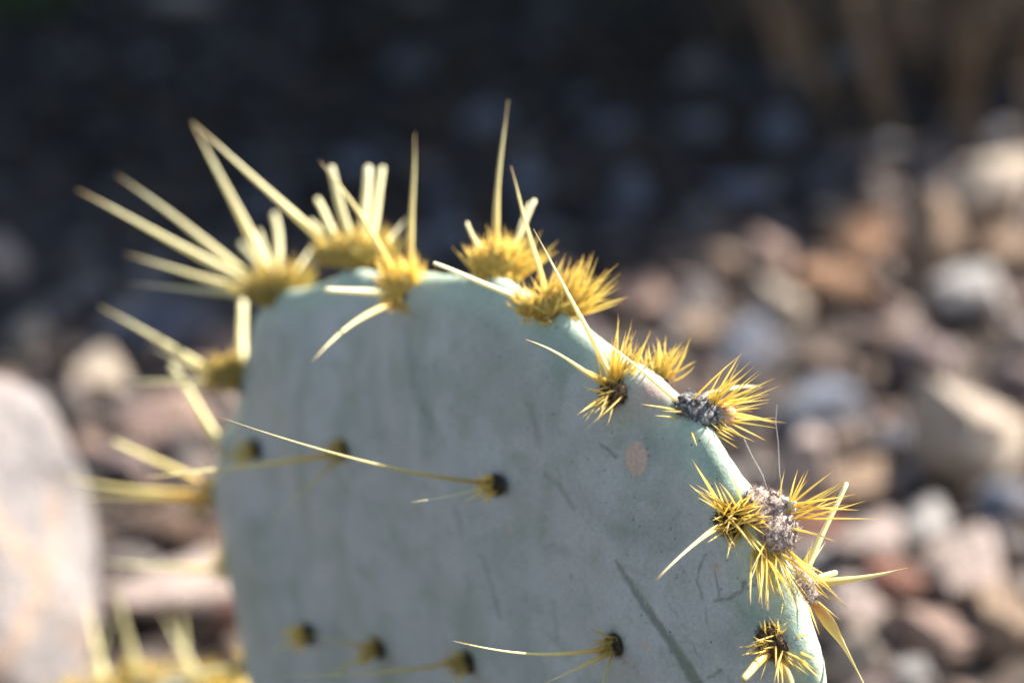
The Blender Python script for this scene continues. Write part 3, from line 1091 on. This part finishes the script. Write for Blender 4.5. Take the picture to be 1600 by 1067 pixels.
HAND = [
    (1545, 318, 140, 190, 'cream', 'tall cream stone leaning at the right edge, highest of the sunlit ones', .5),
    (1455, 385, 85, 175, 'tan', 'narrow upright tan stone left of the tall cream one', -.1),
    (1340, 372, 125, 110, 'orange-brown', 'orange-brown rounded stone at the edge of the shade', .3),
    (1200, 412, 78, 100, 'pinkish', 'small rounded pinkish stone at the edge of the shade', 0),
    (1130, 425, 75, 85, 'tan', 'small tan stone at the shade edge above the pale grey one', 0),
    (1000, 468, 130, 80, 'pinkish', 'pinkish-brown flat stone just right of the wide yellow tuft', .1),
    (1085, 478, 80, 100, 'grey', 'grey stone between the flat pinkish stone and the cream pebble', .2),
    (1212, 487, 110, 90, 'cream', 'rounded cream stone in the middle of the sunlit gravel', .2),
    (1310, 465, 145, 85, 'orange-brown', 'broad orange-pink stone beside the rounded cream one', .1),
    (1512, 475, 150, 105, 'white-grey', 'rounded white-grey stone under the tall cream stone', .1),
    (1592, 420, 120, 80, 'tan', 'tan stone cut by the right edge of the photo', 0),
    (1162, 552, 145, 95, 'blue-grey', 'pale blue-grey flat stone above the spread bristles', -.15),
    (1100, 545, 90, 80, 'tan', 'tan stone half behind the pad rim', 0),
    (1280, 648, 165, 90, 'blue-grey', 'bluish slate stone right of the black areole', 0),
    (1512, 690, 190, 190, 'cream', 'big angular pale tan block, largest stone on the right', .1),
    (1250, 735, 100, 150, 'pale pink', 'upright pale pink stone behind the spider threads', .1),
    (1342, 755, 115, 95, 'tan', 'greyish tan rounded stone right of the upright pale pink stone', .2),
    (1352, 850, 120, 115, 'pale pink', 'rounded pale pink stone behind the cut-off spine', .1),
    (1442, 818, 90, 80, 'white-grey', 'small white-grey stone below the big pale block', 0),
    (1515, 890, 165, 130, 'pale pink', 'large pale pink stone low on the right', .3),
    (1340, 955, 105, 110, 'pale pink', 'pale pink stone behind the horizontal yellow spine', 0),
    (1405, 925, 130, 80, 'red-brown', 'dark red-brown stone behind the horizontal spine tip', .3),
    (1275, 820, 110, 60, 'red-brown', 'red-brown stone behind the large double areole', 0),
    (1470, 1000, 170, 90, 'pinkish', 'flat pinkish-brown stone near the bottom right corner', .1),
    (1330, 1030, 110, 110, 'cream', 'cream stone behind the twisted spine', 0),
    (1425, 1058, 85, 60, 'white-grey', 'white-grey stone at the bottom edge right of the twisted spine', 0),
    (1572, 985, 120, 110, 'tan', 'pale tan stone in the bottom right corner', .2),
    (1572, 790, 110, 90, 'blue-grey', 'pale blue-grey stone at the right edge below the big block', 0),
    (1440, 575, 110, 100, 'mauve', 'dull mauve stone above the big pale block', .2),
    (1590, 610, 90, 90, 'mauve', 'mauve stone at the right edge above the big block', .2),
    (1380, 560, 100, 80, 'brown', 'brown stone between the mauve and the blue-grey stones', 0),
    (1400, 690, 90, 70, 'slate', 'dark slate stone left of the big pale block', 0),
    # the shaded bed
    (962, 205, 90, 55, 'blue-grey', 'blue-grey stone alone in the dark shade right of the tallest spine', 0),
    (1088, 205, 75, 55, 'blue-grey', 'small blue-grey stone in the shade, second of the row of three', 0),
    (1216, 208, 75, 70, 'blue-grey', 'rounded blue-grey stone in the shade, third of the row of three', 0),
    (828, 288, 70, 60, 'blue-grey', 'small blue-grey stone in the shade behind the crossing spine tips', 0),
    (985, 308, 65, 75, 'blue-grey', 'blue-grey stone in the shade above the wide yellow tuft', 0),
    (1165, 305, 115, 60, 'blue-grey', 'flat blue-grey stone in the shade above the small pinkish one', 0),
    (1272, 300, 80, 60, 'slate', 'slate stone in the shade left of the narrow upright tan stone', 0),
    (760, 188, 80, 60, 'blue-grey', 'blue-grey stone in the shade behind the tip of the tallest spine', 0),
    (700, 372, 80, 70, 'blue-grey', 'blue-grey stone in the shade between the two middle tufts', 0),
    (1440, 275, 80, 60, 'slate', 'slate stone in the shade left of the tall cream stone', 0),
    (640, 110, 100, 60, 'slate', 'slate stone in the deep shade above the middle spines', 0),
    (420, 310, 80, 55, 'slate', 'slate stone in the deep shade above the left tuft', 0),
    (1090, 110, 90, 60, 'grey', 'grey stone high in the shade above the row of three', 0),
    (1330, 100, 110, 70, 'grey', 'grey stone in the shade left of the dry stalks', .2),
    (270, 4, 170, 40, 'cream', 'pale sunlit stone at the top edge, left of centre', 0),
    (665, 0, 120, 30, 'cream', 'pale sunlit stone at the top edge near the middle', 0),
    # the left side
    (8, 415, 70, 110, 'pale pink', 'pale pink stone cut by the left edge beside the shade', 0),
    (52, 525, 95, 85, 'cream', 'cream stone near the left edge above the boulder', 0),
    (232, 512, 250, 90, 'slate', 'broad dark slate stone behind the lowest left spines', -.05),
    (150, 580, 100, 85, 'cream', 'rounded cream stone above the boulder', 0),
    (345, 545, 110, 70, 'pinkish', 'pinkish stone peeking out behind the lower left tuft', 0),
    (245, 650, 190, 100, 'pinkish', 'broad pinkish stone behind the left edge of the pad', 0),
    (100, 650, 110, 110, 'dark', 'dark stone between the boulder and the cream stones', 0),
    (190, 720, 110, 70, 'mauve', 'mauve stone right of the boulder', 0),
    (255, 820, 150, 80, 'brown', 'brown stone in the gap left of the pad', 0),
    (320, 800, 90, 80, 'mauve', 'mauve stone against the left edge of the pad', 0),
    (270, 915, 230, 120, 'pale pink', 'broad pale pink stone low on the left behind the yellow tufts', .1),
    (165, 950, 90, 80, 'mauve', 'mauve stone at the foot of the boulder', 0),
    (120, 1050, 130, 80, 'cream', 'cream stone at the bottom edge in the left corner', 0),
    (360, 960, 80, 90, 'red-brown', 'red-brown stone hugging the lower left edge of the pad', 0),
]
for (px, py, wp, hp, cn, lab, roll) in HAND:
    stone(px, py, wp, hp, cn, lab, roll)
# the big rock at the left edge
bm_ = bmesh.new()
bmesh.ops.create_icosphere(bm_, subdivisions=5, radius=1)
for v_ in bm_.verts:
    q = v_.co.copy()
    for n_, dd in ((Vector((.5, -.4, .77)), .80), (Vector((.9, -.2, .2)), .82), (Vector((-.3, -.6, .7)), .85)):
        ex = q.dot(n_.normalized()) - dd
        if ex > 0:
            q -= n_.normalized() * ex * .6
    q *= 1 + .12 * mnoise.noise(q * 1.2 + Vector((3, 0, 0))) + .06 * mnoise.noise(q * 3.1) + .03 * mnoise.noise(q * 8)
    v_.co = q
BOULDER = bpy.data.meshes.new('boulder')
bm_.to_mesh(BOULDER)
bm_.free()
BOULDER.polygons.foreach_set('use_smooth', np.ones(len(BOULDER.polygons), dtype=bool))
BOULDER.materials.append(M_STONE)
b = stone(-75, 880, 440, 590, 'pale pink', 'big pale pink boulder cut off by the left edge', .1, 'boulder', BOULDER, .12, None, 'boulder')
b.color = (.235, .21, .202, 1)

# fill: single stones that can be told apart in the blur
def project(p):
    d = depth(p)
    return 800 + (p - CC).dot(CR) / d * FPX, 533.5 - (p - CC).dot(CU) / d * FPX, d


ZONES = [
    (lambda x, y: y < 60 + 0 * x, 'far along the top edge of the photo'),
    (lambda x, y: x < 420 and y < 470, 'in the shade left of the uppermost spines'),
    (lambda x, y: x < 720 and y < 470, 'in the shade behind the middle tufts'),
    (lambda x, y: x < 1000 and y < 430, 'in the shade above the pad shoulder'),
    (lambda x, y: x >= 1000 and y < 330 - (x - 1000) * .12, 'in the shade above the sunlit gravel'),
    (lambda x, y: x < 420, 'left of the pad in the sunlit gravel'),
    (lambda x, y: x >= 1000 and y < 560, 'in the sunlit gravel above the blue-grey flat stone'),
    (lambda x, y: x >= 1000 and y < 800, 'in the sunlit gravel level with the areoles'),
    (lambda x, y: True, 'low in the sunlit gravel right of the pad'),
]
ANCH = []
for (hx, hy, hw, hh, hc, hl, hr) in HAND:
    sh = hl.split(',')[0]
    if len(sh.split()) <= 10:
        ANCH.append((hx, hy, sh))
ANCH.append((60, 850, 'big pale pink boulder'))
SEEN = set()


def fill_label(px, py, size, cn):
    for (hx, hy, sh) in sorted(ANCH, key=lambda a: (a[0] - px) ** 2 + (a[1] - py) ** 2)[:12]:
        dx, dy = px - hx, py - hy
        rel = ('right of' if dx > 0 else 'left of') if abs(dx) > abs(dy) else ('below' if dy > 0 else 'above')
        far = 'just ' if math.hypot(dx, dy) < 110 else ''
        lab = '%s %s stone %s%s the %s' % (size, cn, far, rel, sh)
        if lab not in SEEN and len(lab.split()) <= 16:
            SEEN.add(lab)
            return lab
    return '%s %s stone in the gravel bed' % (size, cn)


n_fill = 0
tries = 0
names = ['tan', 'pinkish', 'grey', 'brown', 'mauve', 'cream', 'slate', 'orange-brown', 'white-grey', 'pale pink', 'dark']
wts = [.13, .13, .12, .18, .14, .05, .08, .07, .03, .04, .10]
names_shade_dark = ['dark', 'dark', 'shade-brown', 'slate', 'slate', 'blue-grey']  # mostly dark stone colours, shade of the far bed put into them
while n_fill < 236 and tries < 9000:
    tries += 1
    y = random.uniform(.78, 2.3)
    x = random.uniform(-.6, .6) * (y / 2.2)
    px, py, d = project(Vector((x, y, .01)))
    if not (-60 < px < 1660 and -30 < py < 1120):
        continue
    if 460 < px < 1150 and py > 700:
        continue
    s = random.uniform(.008, .018)
    if any((x - a) ** 2 + (y - b) ** 2 < ((.95 if y < 1.75 else .8) * (s + c)) ** 2 for a, b, c in PLACED):
        continue
    zi = next(i for i, (f, _) in enumerate(ZONES) if f(px, py))
    cn = random.choices(names, wts)[0] if zi >= 5 else random.choice(names_shade_dark)
    size = 'larger' if s > .013 else 'small'
    zn = ZONES[zi][1]
    wp = 2 * s * FPX / d
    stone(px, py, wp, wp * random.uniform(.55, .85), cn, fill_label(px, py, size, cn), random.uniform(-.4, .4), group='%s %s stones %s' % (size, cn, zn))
    n_fill += 1
print('fill stones', n_fill)

# the rest of the gravel: uncountable small chippings and the bed outside the picture
bm_ = bmesh.new()
bmesh.ops.create_icosphere(bm_, subdivisions=1, radius=1)
icv = np.array([v_.co[:] for v_ in bm_.verts])
icf = np.array([[v_.index for v_ in f.verts] for f in bm_.faces])
bm_.free()
GV, GF, GT = [], [], []
off = 0
cnt = 0
while cnt < 14000:
    y = random.uniform(.25, 3.4)
    x = random.uniform(-1.5, 1.5)
    inside = abs(x) < .30 * y + .05 and .7 < y < 2.5
    s = random.uniform(.005, .017) if inside else random.choice((random.uniform(.006, .014), random.uniform(.012, .026)))
    rot = RNG.normal(size=(3, 3))
    q_, _ = np.linalg.qr(rot)
    sc = np.array([1, RNG.uniform(.7, 1.1), RNG.uniform(.5, .8)]) * s
    jit = 1 + .18 * RNG.normal(size=(len(icv), 1)).clip(-1.5, 1.5)
    v = (icv * jit * sc) @ q_.T
    v += np.array([x, y, gz(x, y) + s * random.uniform(-.1, .45)])
    GV.append(v)
    GF.append(icf + off)
    off += len(icv)
    under = y > 1.57 + .5 * max(0, x) and x < 1.3     # chippings tinted darker here to deepen the shrub's shade
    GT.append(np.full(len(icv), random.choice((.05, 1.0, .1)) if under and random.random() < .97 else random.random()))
    cnt += 1
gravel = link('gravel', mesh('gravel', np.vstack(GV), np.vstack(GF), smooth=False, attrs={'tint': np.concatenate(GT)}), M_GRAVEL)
tag(gravel, 'small mixed stone chippings covering the soil', 'gravel', kind='stuff')

# ------------------------------------------------------------------ plants behind: dry stalks, and the shrub whose shade falls on the bed
def grass(name, x, y, n, hgt, spread, mat, label, cat, wid=.003, lean=(0, 0)):
    vs, fs = [], []
    for i in range(n):
        a = random.uniform(0, 2 * pi)
        r = sqrt(random.random()) * spread * .35
        b = Vector((cos(a) * r, sin(a) * r, -.005))
        h_ = hgt * random.uniform(.6, 1.1)
        d = Vector((cos(a) * random.uniform(0, .5) + lean[0], sin(a) * random.uniform(0, .5) + lean[1], 1)).normalized()
        sdv = d.cross(Vector((cos(a * 3), sin(a * 3), .2))).normalized()
        k0 = len(vs)
        for j in range(5):
            t = j / 4
            q = b + d * h_ * t + Vector((cos(a), sin(a), -.4)) * (.25 * h_ * t * t)
            w_ = wid * (1 - .85 * t)
            vs += [tuple(q - sdv * w_), tuple(q + sdv * w_)]
        fs += [(k0 + 2 * j, k0 + 2 * j + 1, k0 + 2 * j + 3, k0 + 2 * j + 2) for j in range(4)]
    root = bpy.data.objects.new(name, None)
    col.objects.link(root)
    root.location = (x, y, gz(x, y))
    o = link('blades', mesh('blades', vs, fs), mat, root)
    o['kind'] = 'stuff'
    tag(root, label, cat)
    return root


g1, _ = on_ground(1540, 175)
g2, _ = on_ground(1390, 110)
g3, _ = on_ground(5, 30)
grass('dry_grass', g1.x, g1.y, 46, .26, .52, M_DRY, 'clump of dry brown stalks in the top right corner', 'dry grass', .0045)
grass('dry_grass', g2.x, g2.y, 34, .20, .46, M_DRY, 'thinner dry grass clump left of the corner stalks', 'dry grass', .004)
grass('green_plant', g3.x, g3.y, 90, .12, .16, M_LEAF, 'small green plant in the top left corner', 'plant', .004)


def shrub(name, x, y, crowns, n_leaf, label, trunks=5, leaf=.04, seed=1):
    rs = random.Random(seed)
    root = bpy.data.objects.new(name, None)
    col.objects.link(root)
    root.location = (x, y, 0)
    cx, cy, cz, rx, ry, rz = crowns[0]
    vs, fs = [], []
    cl = []
    for i in range(60):
        while True:
            q = Vector((rs.uniform(-1, 1), rs.uniform(-1, 1), rs.uniform(-1, 1)))
            if q.length < 1:
                break
        cl.append(q)
    for i in range(n_leaf):
        c = rs.choice(cl)
        q = c * .85 + Vector((rs.gauss(0, .13), rs.gauss(0, .13), rs.gauss(0, .13)))
        ax, ay, az, bx_, by_, bz_ = rs.choices([k[:6] for k in crowns], [k[3] * k[4] for k in crowns])[0]
        b = Vector((ax - x + q.x * bx_, ay - y + q.y * by_, az + q.z * bz_))
        d = Vector((rs.gauss(0, 1), rs.gauss(0, 1), rs.gauss(0, 1) - .2)).normalized()
        s = d.cross(Vector((rs.gauss(0, 1), rs.gauss(0, 1), rs.gauss(0, 1)))).normalized()
        L = leaf * rs.uniform(.7, 1.3)
        k0 = len(vs)
        vs += [tuple(b), tuple(b + d * L * .5 + s * L * .28), tuple(b + d * L), tuple(b + d * L * .5 - s * L * .28)]
        fs.append((k0, k0 + 1, k0 + 2, k0 + 3))
    o = link('crown', mesh('crown', vs, fs, smooth=False), M_LEAF, root)
    o['kind'] = 'stuff'
    for i in range(trunks):
        c = cl[i * 7]
        e = Vector((cx - x + c.x * rx * .7, cy - y + c.y * ry * .7, cz + c.z * rz * .6))
        b = Vector((rs.uniform(-.06, .06), rs.uniform(-.06, .06), -.05))
        pts = [b.lerp(e, t) + Vector((sin(t * 6 + i), cos(t * 5 + i), 0)) * .03 * t + Vector((0, 0, .12 * sin(pi * t))) for t in np.linspace(0, 1, 9)]
        v2, f2, _ = tube(pts, [.022 * (1 - .75 * t) for t in np.linspace(0, 1, 9)], 1, 0, 7)
        link('trunk', mesh('trunk', [tuple(q) for q in v2], f2), M_BARK, root)
    tag(root, label, 'shrub')
    return root


# dark leaf flakes added to deepen the shade under the shrub
vs, fs = [], []
for i in range(7000):
    x, y = random.uniform(-1.2, 1.4), random.gauss(2.25, .38)
    if y < 1.57 + .45 * max(0, x) or y > 3.6:
        continue
    q = Vector((x, y, gz(x, y) + random.uniform(.004, .016)))
    a = random.uniform(0, 2 * pi)
    L = random.uniform(.012, .026)
    d = Vector((cos(a), sin(a), random.uniform(-.3, .3)))
    e = Vector((-sin(a), cos(a), random.uniform(-.4, .4)))
    k0 = len(vs)
    vs += [tuple(q - d * L), tuple(q + e * L * .4 + Vector((0, 0, .003))), tuple(q + d * L), tuple(q - e * L * .4 + Vector((0, 0, .002)))]
    fs.append((k0, k0 + 1, k0 + 2, k0 + 3))
lit = link('shade_litter', mesh('shade_litter', vs, fs, smooth=False), mat_simple('shade_dark_leaf', [(.3, (.035, .024, .015)), (.6, (.065, .042, .025)), (.85, (.10, .07, .04))], 30, .9).m)
tag(lit, 'dark brown leaf flakes added to deepen the shade under the shrub', 'leaf litter', kind='stuff')

# crown spreads over the far half of the bed, so both sun and sky are cut off there
shrub('shrub', .95, 2.85, [(.38, 2.38, .88, .98, .60, .58), (.40, 1.92, .80, .56, .30, .30), (-.19, 1.90, .76, .55, .36, .32)], 44000, 'leafy desert shrub hanging over the far shaded stones', 7, .064, 3)
